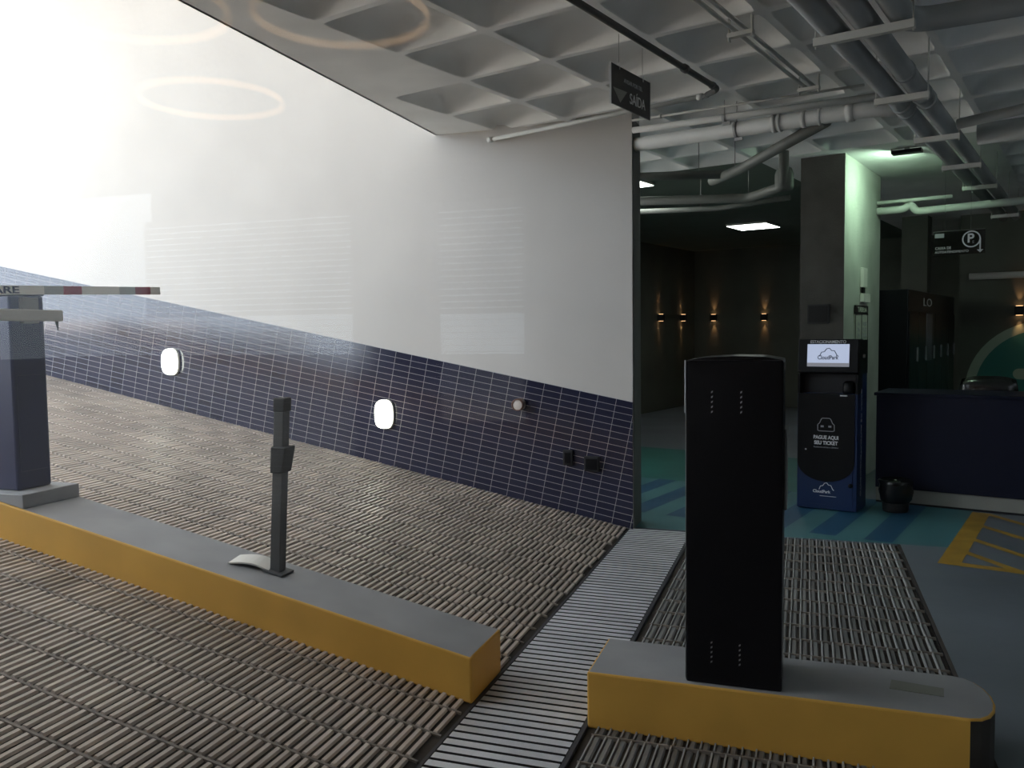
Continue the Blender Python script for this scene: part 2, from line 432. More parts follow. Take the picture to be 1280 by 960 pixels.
# ================================================================ KERBS
def kerb_poly_obj(name, top, label, base_fn, top_fn, end_round=False):
    n = len(top); bb = MB()
    vs = [base_fn(*p) for p in top]+[top_fn(*p) for p in top]
    bb.mesh(vs, [tuple(range(n, 2*n))], 1); bb.mesh(vs, [tuple(range(n-1, -1, -1))], 0)
    for i in range(n): bb.mesh([vs[i], vs[(i+1) % n], vs[(i+1) % n+n], vs[i+n]], [(0, 1, 2, 3)], 2 if (top[i][0]+top[(i+1) % n][0])/2 > .56 else 0)
    o = bb.build(name, ['yellow', 'kerbtop', 'kerbworn'], bevel=.008); return tag(o, label, 'kerb')
HK = .204
lk = [(-9.6, 3.285), (-1.345, 3.285), (-1.345, 3.66), (-9.6, 3.66)]
kerb_poly_obj('kerb_island', lk, 'long sloping kerb island with yellow sides on the ramp, carrying the barrier and slim post',
              lambda x, y: (x, y, rampz(x)-.02 if x < -1.4 else -.0), lambda x, y: (x, y, rampz(x)+HK))
rk = [(-.825, 3.25), (.56, 3.25)]
for t in range(1, 9):
    a = -math.pi/2+math.pi*t/9; rk.append((.56+.11*math.cos(a), 3.45+.2*math.sin(a)))
rk += [(.56, 3.65), (-.825, 3.65)]
kerb_poly_obj('kerb_island', rk, 'level kerb island with yellow side and rounded end under the black ticket totem',
              lambda x, y: (x, y, -.011), lambda x, y: (x, y, .222))
b = MB(); b.prism([(.315, 3.44), (.50, 3.42), (.51, 3.50), (.33, 3.53)], .2225, .2245, 0, 'z')
tag(b.build('floor_patch', ['patch']), 'pale faded rectangular patch on the rounded end of the right kerb', 'patch')

# ================================================================ DRAIN
names = ['first', 'second', 'third', 'fourth', 'fifth', 'sixth', 'seventh', 'eighth', 'ninth', 'tenth', 'eleventh']
y1 = 6.70; L = .522
b = MB(); b.box((-1.345, .9, -.08), (-1.33, 6.73, .002)); b.box((-.84, .9, -.08), (-.822, 6.73, .002))
struct(b.build('trim_3', ['steeldark']))
for i in range(9):
    t = thing('drain_grate', 'light steel slatted drain grate, %s section from the tiled wall' % names[i], 'grate', (-1.33, y1-L, 0), 0, 'drain grate sections')
    bb = MB()
    for k in range(9):
        yy = .006+k*.058
        bb.box((.004, yy, -.03), (.486, yy+.041, .0)); bb.mesh([(.004, yy, .001), (.486, yy, .001), (.486, yy+.041, .001), (.004, yy+.041, .001)], [(0, 1, 2, 3)], 1)  # slat sides coloured dark to paint shade into the gaps
    bb.build('slats', ['steeldark', 'steel'], t, weld=False)
    bb = MB()
    for xx in (.05, .24, .43): bb.box((xx, .004, -.05), (xx+.012, L-.006, -.031))
    bb.build('bearer', ['steeldark'], t)
    y1 -= L

# ================================================================ BARRIER
b = MB(); zt = .782
b.prism([(-4.6, rampz(-4.6)+HK+.001), (-3.86, rampz(-3.86)+HK+.001), (-3.86, zt), (-4.6, zt)], 3.29, 3.655, 0) if False else None
bb = MB(); x0, x1 = -4.75, -3.865
bb.mesh([(x0,3.29,rampz(x0)+HK),(x1,3.29,rampz(x1)+HK),(x1,3.655,rampz(x1)+HK),(x0,3.655,rampz(x0)+HK),(x0,3.29,zt+.11),(x1,3.29,zt),(x1,3.655,zt),(x0,3.655,zt+.11)],
        [(0,3,2,1),(4,5,6,7),(0,1,5,4),(1,2,6,5),(2,3,7,6),(3,0,4,7)])
bb.v = [(x, y, min(z, zt) if z > zt else z) for x, y, z in bb.v]
# level top, sloping foot
bb = MB(); x0 = -4.2
bb.mesh([(x0,3.29,rampz(x0)+HK),(x1,3.29,rampz(x1)+HK),(x1,3.655,rampz(x1)+HK),(x0,3.655,rampz(x0)+HK),(x0,3.29,zt+.0),(x1,3.29,zt),(x1,3.655,zt),(x0,3.655,zt+.0)],
        [(0,3,2,1),(4,5,6,7),(0,1,5,4),(1,2,6,5),(2,3,7,6),(3,0,4,7)])
tag(bb.build('barrier_plinth', ['kerbtop'], bevel=.006), 'small grey concrete plinth on the sloping kerb below the navy barrier cabinet', 'plinth')

t = thing('barrier_gate', 'navy barrier gate cabinet with white and red striped boom at left edge', 'barrier', (-4.155, 3.475, zt))
bb = MB(); bb.box((-.17, -.108, 0), (.17, .108, 1.05)); bb.build('cabinet', ['navy'], t, bevel=.012)
bb = MB(); bb.box((-.172, -.115, 1.05), (.172, .112, 1.062)); bb.build('lid', ['navy'], t, bevel=.004)
bb = MB(); bb.box((.171, -.085, .1), (.175, .09, .62)); bb.build('service_door', ['navy'], t, bevel=.003)
# boom runs across the lane
bm_ = thing('boom', None, None, (.205, 0, 1.092)); bm_.parent = t
seg = [(-.95, -.16, 'white'), (-.16, .066, 'white'), (.066, .193, 'greyband'), (.193, .321, 'red'), (.321, .603, 'white'), (.603, .732, 'greyband'), (.732, .861, 'red'), (.861, .947, 'white')]
o = None
bb = MB(); idx = {'white': 0, 'greyband': 1, 'red': 2}
for a, c, mname in seg:
    a, c = a*1.0, c*1.0
    z0a, z0c = .0, .0
    bb.box((-.02, a, -.0235), (.02, c, .0235), idx[mname])
arm = bb.build('boom_arm', ['white', 'greyband', 'red'], t, loc=(.205, 0, 1.078), rot=(.038, 0, 0), weld=False)
bpy.data.objects.remove(bm_)
text('lettering', 'PARE', .052, 'letterdark', arm, (.0212, -.193, -.001), (math.pi/2, 0, math.pi/2), width=.20, bold=.001)
bb = MB(); bb.box((-.005, -.6, -.031), (.03, .16, .031))
arm2 = bb.build('lower_arm', ['bar'], t, loc=(.222, 0, .942), bevel=.006)
bb = MB(); bb.prism([(0, 0), (.022, 0), (.018, -.05)], 0, .006, 0, 'x'); bb.build('hook', ['blackmatte'], arm2, loc=(.012, .115, -.031))
bb = MB(); bb.box((.165, -.05, .9), (.2, .05, 1.04)); bb.build('arm_bracket', ['greymetal'], t, bevel=.004)

# ================================================================ READER POST
pz = rampz(-2.47)+HK
t = thing('reader_post', 'slim dark grey reader post standing on the ramp kerb', 'post', (-2.467, 3.515, pz))
def lean(x, y, z): return (x+.055*z/.87, y, z)
bb = MB(); bb.box((-.028, -.028, 0), (.028, .028, .80), 0, lean); bb.build('post', ['postgrey'], t, bevel=.004)
bb = MB(); bb.box((-.055, -.055, 0), (.06, .05, .012)); bb.build('base_plate', ['postgrey'], t, rot=(0, SL, 0), bevel=.002)
bb = MB(); bb.box((-.031, -.032, .80), (.034, .032, .868), 0, lean); bb.build('reader_head', ['blackmatte'], t, bevel=.006)
bb = MB()
bb.mesh([lean(*p) for p in [(-.03,-.045,.50),(.035,-.045,.50),(.035,.045,.50),(-.03,.045,.50),(-.03,-.045,.63),(.055,-.045,.63),(.055,.045,.63),(-.03,.045,.63)]], [(0,3,2,1),(4,5,6,7),(0,1,5,4),(1,2,6,5),(2,3,7,6),(3,0,4,7)])
bb.build('intercom_box', ['blackmatte'], t, bevel=.006)
bb = MB()
for k in range(9):
    pass
N = 8
vs = []
for k in range(N+1):
    x = -.115+.23*k/N; h = .022*math.sin(math.pi*k/N)+.004
    vs += [(x, -.075, h), (x, .075, h)]
n0 = len(vs); vs2 = [(x, y, max(0, z-.008)) for x, y, z in vs]
bb.mesh(vs+vs2, [(2*k, 2*k+2, 2*k+3, 2*k+1) for k in range(N)]+[(n0+2*k, n0+2*k+1, n0+2*k+3, n0+2*k+2) for k in range(N)]
        + [(2*k, n0+2*k, n0+2*k+2, 2*k+2) for k in range(N)]+[(2*k+1, 2*k+3, n0+2*k+3, n0+2*k+1) for k in range(N)]+[(0, 1, n0+1, n0), (2*N, n0+2*N, n0+2*N+1, 2*N+1)])
tag(bb.build('cover_plate', ['white'], loc=(-2.60, 3.52, rampz(-2.60)+HK), rot=(0, SL, .25)), 'curved white plastic cover plate lying beside the foot of the slim post', 'cover')

# ================================================================ TICKET TOTEM
t = thing('ticket_totem', 'tall black metal ticket totem with vent slots on the right kerb', 'totem', (-.252, 3.28, .222))
bb = MB(); bb.box((-.18, 0, 0), (.178, .30, 1.262)); body = bb.build('cabinet', ['black'], t, bevel=.007)
bb = MB()
prof = [(-.178, 1.262), (-.11, 1.272), (0, 1.277), (.11, 1.274), (.176, 1.262)]
bb.prism(prof, .02, .29, 0); bb.build('lid', ['black'], t)
for xs, zs, nn in ((-.082, 1.06, 6), (.026, 1.06, 6), (-.082, .085, 6), (.024, .085, 6)):
    bb = MB()
    for k in range(nn-1): bb.mesh([(xs-.003, -.0015, zs+k*.019), (xs+.003, -.0015, zs+.004+k*.019), (xs+.004, -.0015, zs+.011+k*.019), (xs-.003, -.0015, zs+.007+k*.019)], [(0, 1, 2, 3)])
    bb.build('vent', ['silver'], t)
bb = MB(); bb.box((-.186, .0, 1.06), (-.1805, .012, 1.262)); bb.build('edge_trim', ['silver'], t)
bb = MB(); bb.box((-.1825, .002, .01), (-.1803, .01, 1.06)); bb.build('edge_trim', ['silver'], t)
bb = MB(); bb.box((.1785, .05, .69), (.192, .20, 1.0)); bb.build('side_flap', ['greymetal'], t, bevel=.004)
bb = MB(); bb.box((.1785, .02, 1.225), (.185, .03, 1.255)); bb.build('side_catch', ['greymetal'], t, bevel=.002)

# ================================================================ WALL FITTINGS
def bulkhead(x, z, label):
    t = thing('bulkhead_lamp', label, 'wall lamp', (x, WY-.014, z), 0, 'lit bulkhead lamps on the tiled wall')
    bb = MB(); pts = []
    def sup(hw, hh, n=28, e=3.): 
        o_ = []
        for k in range(n):
            a = 2*math.pi*k/n; c, s_ = math.cos(a), math.sin(a); r = (abs(c)**e+abs(s_)**e)**(-1/e); o_.append((hw*r*c, hh*r*s_))
        return o_
    bb.prism(sup(.09, .13), -.03, 0, 0, 'y', True); bb.build('base', ['white'], t)
    bb = MB(); rings = [(.082, .122, -.03), (.08, .12, -.055), (.066, .104, -.078), (.035, .06, -.09)]
    n = 28; vs = []
    for hw, hh, yy in rings: vs += [(a, yy, c) for a, c in sup(hw, hh)]
    bb.mesh(vs, [(q*n+k, q*n+(k+1) % n, (q+1)*n+(k+1) % n, (q+1)*n+k) for q in range(3) for k in range(n)]+[tuple(3*n+k for k in range(n))], 0, True)
    bb.build('diffuser', ['bulk'], t)
    return t
bulkhead(-3.507, .893, 'glowing oval bulkhead lamp on the navy tiles, right of the slim post')
bulkhead(-5.809, 1.357, 'glowing oval bulkhead lamp on the navy tiles, between barrier boom and slim post')
t = thing('round_wall_lamp', 'small round unlit wall lamp with coppery rim on the navy tiles', 'wall lamp', (-2.247, WY-.014, .999))
bb = MB(); bb.lathe([(0, 0), (.05, 0), (.05, -.08), (.043, -.085), (.043, -.07), (0, -.07)], (0, 0, 0), 28, 0, 'y'); bb.build('housing', ['copper'], t)
bb = MB(); bb.lathe([(0, -.082), (.02, -.081), (.042, -.074)], (0, 0, 0), 28, 0, 'y'); bb.build('lens', ['paleface'], t)
for x, z, w, lab in ((-1.832, .568, .082, 'narrow black wall box on the navy tiles, left of its wider twin'), (-1.632, .522, .125, 'wide black wall box on the navy tiles near the wall end')):
    t = thing('wall_box', lab, 'wall box', (x, WY-.014, z))
    bb = MB(); bb.box((-w/2, -.035, -.062), (w/2, 0, .062)); bb.build('box', ['blackmatte'], t, bevel=.006)
    bb = MB(); bb.box((-w/2+.015, -.039, -.045), (w/2-.015, -.0355, .045)); bb.build('cover', ['black'], t, bevel=.002)

# ================================================================ PAYMENT KIOSK
K = thing('payment_kiosk', 'blue and black parking payment kiosk with lit screen beside the counter', 'kiosk', P(-2.2, 7.6, 0), RZ)
W = .508
bb = MB(); bb.prism([(0, .01), (.345, .01), (.345, 1.0), (.335, 1.49), (.16, 1.49), (.16, 1.03), (0, 1.03)], 0, W, 0, 'x')
bb.build('body', ['kblue'], K, bevel=.004)
bb = MB(); bb.prism([(-.005, 1.215), (.17, 1.19), (.17, 1.505), (.02, 1.505)], .0, W, 0, 'x'); hd = bb.build('header', ['kblack'], K, bevel=.006)
bb = MB(); bb.box((W+.0005, .02, 1.20), (W+.004, .34, 1.495)); bb.build('side_plate', ['kblack'], K)
bb = MB(); bb.box((.015, .13, 1.03), (W-.015, .158, 1.20)); bb.build('recess_panel', ['kgrey'], K)
for xx in (0, W-.02):
    bb = MB(); bb.box((xx, .0, 1.03), (xx+.02, .16, 1.2)); bb.build('cheek', ['kblack'], K)
bb = MB(); bb.lathe([(0, .0), (.05, .0), (.055, .03), (.05, .09), (.03, .11), (0, .112)], (W-.09, .08, 1.03), 20, 0, 'z'); bb.build('scanner', ['kblack'], K)
bb = MB(); bb.box((.365, -.013, 1.012), (.425, -.008, 1.022)); bb.build('slot', ['letter'], K)
poly = [(.006, 1.03), (.006, .42)]
for k in range(1, 12):
    a = math.pi+math.pi*k/12; poly.append((W/2-.008+(W/2-.014)*math.cos(a), .42+.165*math.sin(a)))
poly += [(W-.022, .42), (W-.022, 1.03)]
bb = MB(); bb.prism(poly, -.012, -.001, 0); dr = bb.build('front_door', ['kblack'], K)
bb = MB(); bb.box((.035, -.006, .05), (W-.035, -.0005, .40)); lp = bb.build('lower_panel', ['kblue'], K, bevel=.002)
bb = MB(); bb.lathe([(0, -.02), (.018, -.018), (.02, -.006)], (W-.05, 0, .235), 14, 0, 'y'); bb.build('lock', ['kblack'], K)
bb = MB(); bb.lathe([(0, -.017), (.007, -.016), (.008, -.01)], (.078, 0, .533), 12, 0, 'y'); bb.build('key_lock', ['letter'], K)
# screen lies in the tilted front of the header
ang = math.atan2(.025, .29)
bb = MB(); bb.box((-.176, -.006, -.098), (.176, 0, .098)); bb.box((-.176, -.007, -.098), (.176, -.006, -.066), 1)
scr = bb.build('screen', ['screen', 'screenbar'], K, loc=(.257, .006, 1.364), rot=(-ang, 0, 0), weld=False)
def ridge(pts, r, nm, m, par, loc, rot=(0, 0, 0)):
    bb = MB(); bb.tube([(x, 0, z) for x, z in pts], r, 6); return bb.build(nm, [m], par, loc=loc, rot=rot)
mount = [(-.07, -.02), (-.055, .015), (-.03, .02), (-.012, .045), (.012, .05), (.03, .03), (.055, .028), (.075, -.01), (.088, -.02)]
ridge(mount, .0035, 'logo_line', 'letterdark', scr, (.0, -.009, .012))
text('logo_text', 'CloudPark', .05, 'letterdark', scr, (.0, -.009, -.02), width=.175, bold=.0008)
text('header_text', 'ESTACIONAMENTO', .036, 'letter', hd, (.255, .009, 1.481), (math.pi/2-ang, 0, 0), width=.30, bold=.0006)
car = [(-.055, -.055), (-.07, -.05), (-.07, .0), (-.055, .015), (-.04, .05), (-.03, .058), (.03, .058), (.04, .05), (.055, .015), (.07, 0), (.07, -.05), (.055, -.055), (-.055, -.055)]
ridge(car, .0035, 'car_symbol', 'lettergrey', dr, (.25, -.014, .757))
for xx in (-.045, .02):
    bb = MB(); bb.box((xx, -.015, -.022), (xx+.025, -.012, -.006)); bb.build('headlight_mark', ['lettergrey'], dr, loc=(.25, 0, .757))
text('door_text', 'PAGUE AQUI', .044, 'letter', dr, (.25, -.0135, .645), width=.21, bold=.0015)
text('door_text', 'SEU TICKET', .044, 'letter', dr, (.25, -.0135, .597), width=.20, bold=.0015)
text('door_text', 'Aceitamos cartoes e dinheiro', .02, 'lettergrey', dr, (.25, -.0135, .56), width=.21)
ridge([(x*.8, z*.9) for x, z in mount], .0035, 'logo_line', 'letter', lp, (.25, -.008, .20))
text('logo_text', 'CloudPark', .036, 'letter', lp, (.215, -.008, .165), width=.15, bold=.001)
bb = MB(); bb.box((.20, -.008, .125), (.34, -.007, .129)); bb.build('logo_underline', ['letter'], lp)
text('side_text', 'CAIXA DE AUTOATENDIMENTO', .05, 'lettergrey', K, (W+.002, .13, .60), (math.pi/2, math.pi/2, math.pi/2), width=.94)
bb = MB(); bb.box((W+.004, .15, 1.34), (W+.02, .19, 1.37)); bb.build('side_latch', ['greymetal'], K)

# ================================================================ COUNTER, BIN, CHAIR, LOCKERS
t = thing('reception_counter', 'long dark navy reception counter on a pale skirting behind the bin', 'counter', P(-1.66, 8.18, 0), RZ)
bb = MB(); bb.box((0, 0, .145), (4.2, .06, .985)); bb.box((0, .06, .145), (.05, .62, .985)); bb.build('front_panel', ['counter'], t, bevel=.003)
bb = MB(); bb.box((0, .03, .02), (4.2, .58, .145)); bb.build('skirting', ['skirt'], t)
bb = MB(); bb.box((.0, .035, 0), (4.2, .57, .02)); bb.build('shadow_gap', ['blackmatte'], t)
bb = MB(); bb.box((-.02, -.012, .985), (4.22, .64, 1.012)); bb.build('countertop', ['counter'], t, bevel=.004)

t = thing('waste_bin', 'small black waste bin with bin bag on the painted floor before the counter', 'bin', P(-1.43, 7.87, 0), RZ)
bb = MB(); bb.lathe([(0, 0), (.098, 0), (.105, .02), (.125, .26), (.12, .26), (.1, .03), (0, .03)], (0, 0, 0), 28); bb.build('bucket', ['blackmatte'], t)
bb = MB(); bb.lathe([(.112, .085), (.128, .11), (.139, .18), (.134, .235), (.142, .27), (.12, .285), (.09, .26), (0, .22)], (0, 0, 0), 30, 0, 'z', .045); bb.build('bin_bag', ['bag'], t)

t = thing('office_chair', 'black padded leather office chair showing above the counter', 'chair', P(-.875, 9.27, 0), RZ+.1)
bb = MB()
NX, NZ = 15, 8
def cush(hw, z0, z1, th, ribs):
    fr, bk = [], []
    for a in range(NZ+1):
        for c in range(NX+1):
            s_ = c/NX*2-1; q = a/NZ*2-1
            e = max(0, 1-abs(s_)**4)**.5*max(0, 1-abs(q)**4)**.5
            edge = (1-.10*abs(q)**3)
            x = hw*s_*edge; z = (z0+z1)/2+(z1-z0)/2*q*(1-.12*abs(s_)**3)
            rb = .016*abs(math.sin(s_*math.pi*3.5)) if ribs else 0
            fr.append((x, -th*e-rb*e, z)); bk.append((x, th*e*.8, z))
    vs = fr+bk; n1 = len(fr); fs = []
    for a in range(NZ):
        for c in range(NX):
            i0 = a*(NX+1)+c; fs.append((i0, i0+1, i0+NX+2, i0+NX+1)); fs.append((n1+i0, n1+i0+NX+1, n1+i0+NX+2, n1+i0+1))
    return vs, fs
vs, fs = cush(.245, .60, 1.15, .055, True); bb.mesh(vs, fs, 0, True); bb.build('backrest', ['leather'], t, loc=(0, -.22, 0), rot=(.12, 0, 0))
bb = MB(); bb.lathe([(0, .44), (.24, .44), (.26, .47), (.24, .52), (0, .53)], (0, .05, 0), 24); bb.build('seat', ['leather'], t)
bb = MB(); bb.lathe([(0, .06), (.03, .06), (.03, .44), (0, .44)], (0, .05, 0), 12); bb.build('gas_stem', ['blackmatte'], t)
for k in range(5):
    a = 2*math.pi*k/5; bb = MB(); bb.tube([(0, .05, .09), (.27*math.cos(a), .05+.27*math.sin(a), .055)], [.025, .018], 8)
    lg = bb.build('base_leg', ['blackmatte'], t)
    bb = MB(); bb.lathe([(0, -.02), (.027, -.02), (.027, .02), (0, .02)], (.27*math.cos(a), .05+.27*math.sin(a), .028), 12, 0, 'x'); bb.build('caster', ['blackmatte'], lg)
bb = MB(); bb.box((-.03, -.2, .48), (.03, .0, .5)); bb.box((-.03, -.2, .48), (.03, -.18, .75)); bb.build('back_bracket', ['blackmatte'], t)

LK = thing('locker_bank', 'tall black locker bank with white letters standing behind the counter', 'locker', P(-2.25, 10.35, 0), RZ)
bb = MB(); bb.box((0, 0, .0), (.47, 3.6, 2.03)); bb.build('carcass', ['locker'], LK, bevel=.008)
for k in range(6):
    y0 = .02+k*.595
    bb = MB(); bb.box((.471, y0+.008, .05), (.485, y0+.587, 1.78)); d = bb.build('locker_door', ['locker'], LK, bevel=.003)
    bb = MB(); bb.box((.486, y0+.46, 1.2), (.505, y0+.5, 1.36)); bb.build('handle', ['lockergrey'], d)
bb = MB(); bb.box((.486, 1.12, 1.18), (.489, 1.56, 1.76)); bb.build('light_strip', ['lockergrey'], LK)
text('lettering', 'LO', .14, 'letter', LK, (.472, 1.29, 1.90), (math.pi/2, 0, math.pi/2), width=.60)

# ================================================================ SIGNS
uS = -2.28
S = thing('hanging_sign', 'black exit sign with pale triangle hung on wires under the waffle ceiling', 'sign', P(uS, 4.27, 2.875), RZ)
bb = MB(); bb.box((-.004, 0, 0), (.004, .495, .222)); bd = bb.build('board', ['signblack'], S)
for yy in (-.004, .495):
    bb = MB(); bb.box((-.005, yy, -.002), (.005, yy+.004, .224)); bb.build('edge_strip', ['silver'], S)
R_ = (math.pi/2, 0, math.pi/2)
# faces the camera side (left, -u): sign seen from its +u side
bb = MB(); bb.prism([(.02, .092), (.19, .098), (.105, .022)], .0045, .006, 0, 'x'); bb.build('triangle', ['tri'], bd)
text('sign_text', 'SAÍDA', .085, 'letter', bd, (.005, .325, .068), R_, width=.20)
text('sign_text', 'AVISAR POR TEL', .034, 'lettergrey', bd, (.005, .27, .155), R_, width=.235)
for yy in (.1, .40):
    bb = MB(); bb.tube([(0, yy, .222), (0, yy, ZC-2.875-.002)], .0015, 6); bb.build('wire', ['greymetal'], S)
    bb = MB(); bb.box((-.006, yy-.004, .205), (.006, yy+.004, .24)); bb.build('wire_clip', ['silver'], S)

S = thing('hanging_sign', 'dark acrylic sign with circled P and arrow hung above the counter', 'sign', P(-1.335, 9.0, 2.28), RZ)
bb = MB(); bb.box((0, -.003, 0), (.435, .003, .225)); bd = bb.build('board', ['acrylic'], S)
bb = MB()
n = 40
for i in range(n):
    a0, a1 = 2*math.pi*i/n, 2*math.pi*(i+1)/n
    cx, cz = .322, .137; r1, r2 = .066, .078
    bb.face([(cx+r1*math.cos(a0), -.0045, cz+r1*math.sin(a0)), (cx+r2*math.cos(a0), -.0045, cz+r2*math.sin(a0)), (cx+r2*math.cos(a1), -.0045, cz+r2*math.sin(a1)), (cx+r1*math.cos(a1), -.0045, cz+r1*math.sin(a1))])
bb.box((.389, -.0045, .03), (.401, -.0035, .14)); bb.prism([(.368, .036), (.422, .036), (.395, .008)], -.0045, -.0035)
bb.build('symbol', ['letter'], bd)
text('sign_text', 'P', .115, 'letter', bd, (.315, -.0045, .142), bold=.003)
text('sign_text', 'E', .035, 'lettergrey', bd, (.338, -.0045, .108))
text('sign_text', 'CAIXA DE', .036, 'letter', bd, (.085, -.0045, .065), width=.135)
text('sign_text', 'AUTOATENDIMENTO', .03, 'letter', bd, (.158, -.0045, .028), width=.285)
bb = MB(); bb.box((.012, -.0045, .165), (.092, -.0035, .205)); bb.build('corner_logo', ['lettergrey'], bd)
bb = MB(); bb.box((0, -.004, .222), (.435, .004, .226)); bb.build('edge_strip', ['greymetal'], S)
for xx in (.095, .315):
    bb = MB(); bb.tube([(xx, 0, .225), (xx, 0, ZC-2.28-.002)], .0015, 6); bb.build('wire', ['greymetal'], S)

# things on the pier
t = thing('price_board', 'narrow tariff board with black header on the lit pier side above the kiosk', 'board', P(-2.05, 9.0, 1.30), RZ)
bb = MB(); bb.box((0, 0, 0), (.012, .56, .44)); bb.build('board', ['paper'], t)
bb = MB(); bb.box((.0125, 0, .44), (.016, .56, .53)); bb.box((0, 0, .44), (.0125, .56, .53)); hb = bb.build('header', ['signblack'], t)
for ya, za in ((.265, .02), (.0, .0), (.54, .0)):
    bb = MB(); bb.box((.0125, ya, za), (.015, ya+.02, .44)); bb.build('column_line', ['signblack'], t)
text('lettering', 'TABELA', .07, 'paper', hb, (.017, .28, .485), R_, width=.40, bold=.002)
for k, (yc, s_) in enumerate(((.14, '1h\n2h\n3h\n4h\n5h'), (.41, '10,00\n15,00\n20,00\n25,00\n30,00'))):
    text('lettering', s_, .06, 'lettergrey', t, (.0135, yc, .22), R_, width=.11 if k == 0 else .18)
t = thing('wall_panel', 'slim upright white plastic box high on the lit pier side', 'box', P(-2.05, 9.25, 2.02), RZ)
bb = MB(); bb.box((0, 0, 0), (.035, .17, .2)); bb.build('housing', ['white'], t, bevel=.004)
bb = MB(); bb.box((0, .05, -.06), (.02, .14, 0)); bb.build('cable_duct', ['blackmatte'], t)
t = thing('wall_panel', 'square white plastic box just above the tariff board', 'box', P(-2.05, 9.25, 1.865), RZ)
bb = MB(); bb.box((0, 0, 0), (.04, .29, .09)); bb.build('housing', ['white'], t, bevel=.004)
t = thing('hose_hatch', 'dark square hatch on the shaded pier face above the kiosk', 'hatch', P(-2.395, 8.575, 1.645), RZ)
bb = MB(); bb.box((0, 0, 0), (.21, .025, .19)); bb.build('frame', ['kgrey'], t, bevel=.003)
bb = MB(); bb.box((.015, -.004, .015), (.195, -.0005, .175)); bb.build('panel', ['blackmatte'], t)

# ================================================================ LIGHT FITTINGS
def sconce(u, v, z, nrm, label):
    rz = RZ if nrm == 'v' else RZ+math.pi/2
    t = thing('wall_sconce', label, 'sconce', P(u, v, z), rz, 'up and down wall sconces')
    bb = MB(); bb.prism([(-.06, -.065), (.06, -.065), (.06, .065), (-.06, .065)], -.11, 0); bb.build('body', ['blackmatte'], t, bevel=.004)
    for sg in (1, -1):
        bb = MB(); bb.lathe([(0, 0), (.045, 0), (.045, .004), (0, .004)], (0, -.055, .067*sg if sg > 0 else -.071), 16); bb.build('lens', ['warm'], t)
        ld = bpy.data.lights.new('sconce_light', 'SPOT'); ld.energy = SCONCE; ld.color = (1, .5, .22); ld.spot_size = math.radians(46); ld.spot_blend = 1.; ld.shadow_soft_size = .015
        lo = bpy.data.objects.new('sconce_light', ld); COL.objects.link(lo); lo.parent = t
        lo.location = (0, -.055, .085*sg); lo.rotation_euler = (math.pi if sg > 0 else 0, 0, 0)
        lo.rotation_euler[0] += .22 if sg < 0 else -.22
SCONCE = 3.2
sconce(-6.755, 17.25, 1.857, 'v', 'left sconce of the two on the dark hall back wall above the totem')
sconce(-5.673, 17.25, 1.845, 'v', 'brightest sconce on the dark hall back wall, nearest the pier')
sconce(-7.2, 15.43, 1.853, 'u', 'sconce on the dark hall side wall, closest to the white wall end')
sconce(-7.2, 16.52, 1.858, 'u', 'sconce on the dark hall side wall, near the room corner')
sconce(-.985, 14.5, 1.825, 'v', 'sconce above the teal circle mural on the wall behind the counter')
def panel(u, v, label):
    t = thing('ceiling_panel_lamp', label, 'ceiling light', P(u, v, ZC), RZ, 'square lit panels on the hall ceiling')
    bb = MB(); bb.box((-.33, -.36, -.03), (.33, .36, 0)); bb.build('frame', ['white'], t, bevel=.003)
    bb = MB(); bb.box((-.315, -.345, -.034), (.315, .345, -.0305)); bb.build('diffuser', ['panel'], t)
panel(-4.64, 13.52, 'lit square ceiling panel over the dark hall, seen whole above the totem')
panel(-4.54, 8.58, 'lit square ceiling panel half hidden by the end of the white wall')
F = thing('flood_lamp', 'small black flood lamp on the ceiling lighting the pier', 'lamp', P(-1.53, 8.72, ZC), RZ)
bb = MB(); bb.box((-.13, -.06, -.055), (.13, .05, -.02)); bb.build('housing', ['black'], F, bevel=.006)
bb = MB(); bb.box((-.11, .051, -.05), (.11, .054, -.025)); bb.build('lens', ['flood'], F)
for xa, xb in ((-.02, .02), (-.14, -.13)):
    bb = MB(); bb.box((xa, -.02, -.04 if xa < -.1 else -.02), (xb, .02, 0)); bb.build('bracket', ['greymetal'], F)
def area(name, loc, rot, sx, sy, e, col, spread=math.pi):
    ld = bpy.data.lights.new(name, 'AREA'); ld.shape = 'RECTANGLE'; ld.size = sx; ld.size_y = sy; ld.energy = e; ld.color = col; ld.spread = spread
    o = bpy.data.objects.new(name, ld); COL.objects.link(o); o.location = loc; o.rotation_euler = rot; return o
def aim(o, d): o.rotation_euler = Vector(d).to_track_quat('-Z', 'Y').to_euler()
fl = area('flood_light', P(-1.53, 8.80, ZC-.15), (0, 0, 0), .2, .03, 9, (.66, 1., .72))
aim(fl, -D2*.75+D1*.55+Vector((0, 0, -.5)))

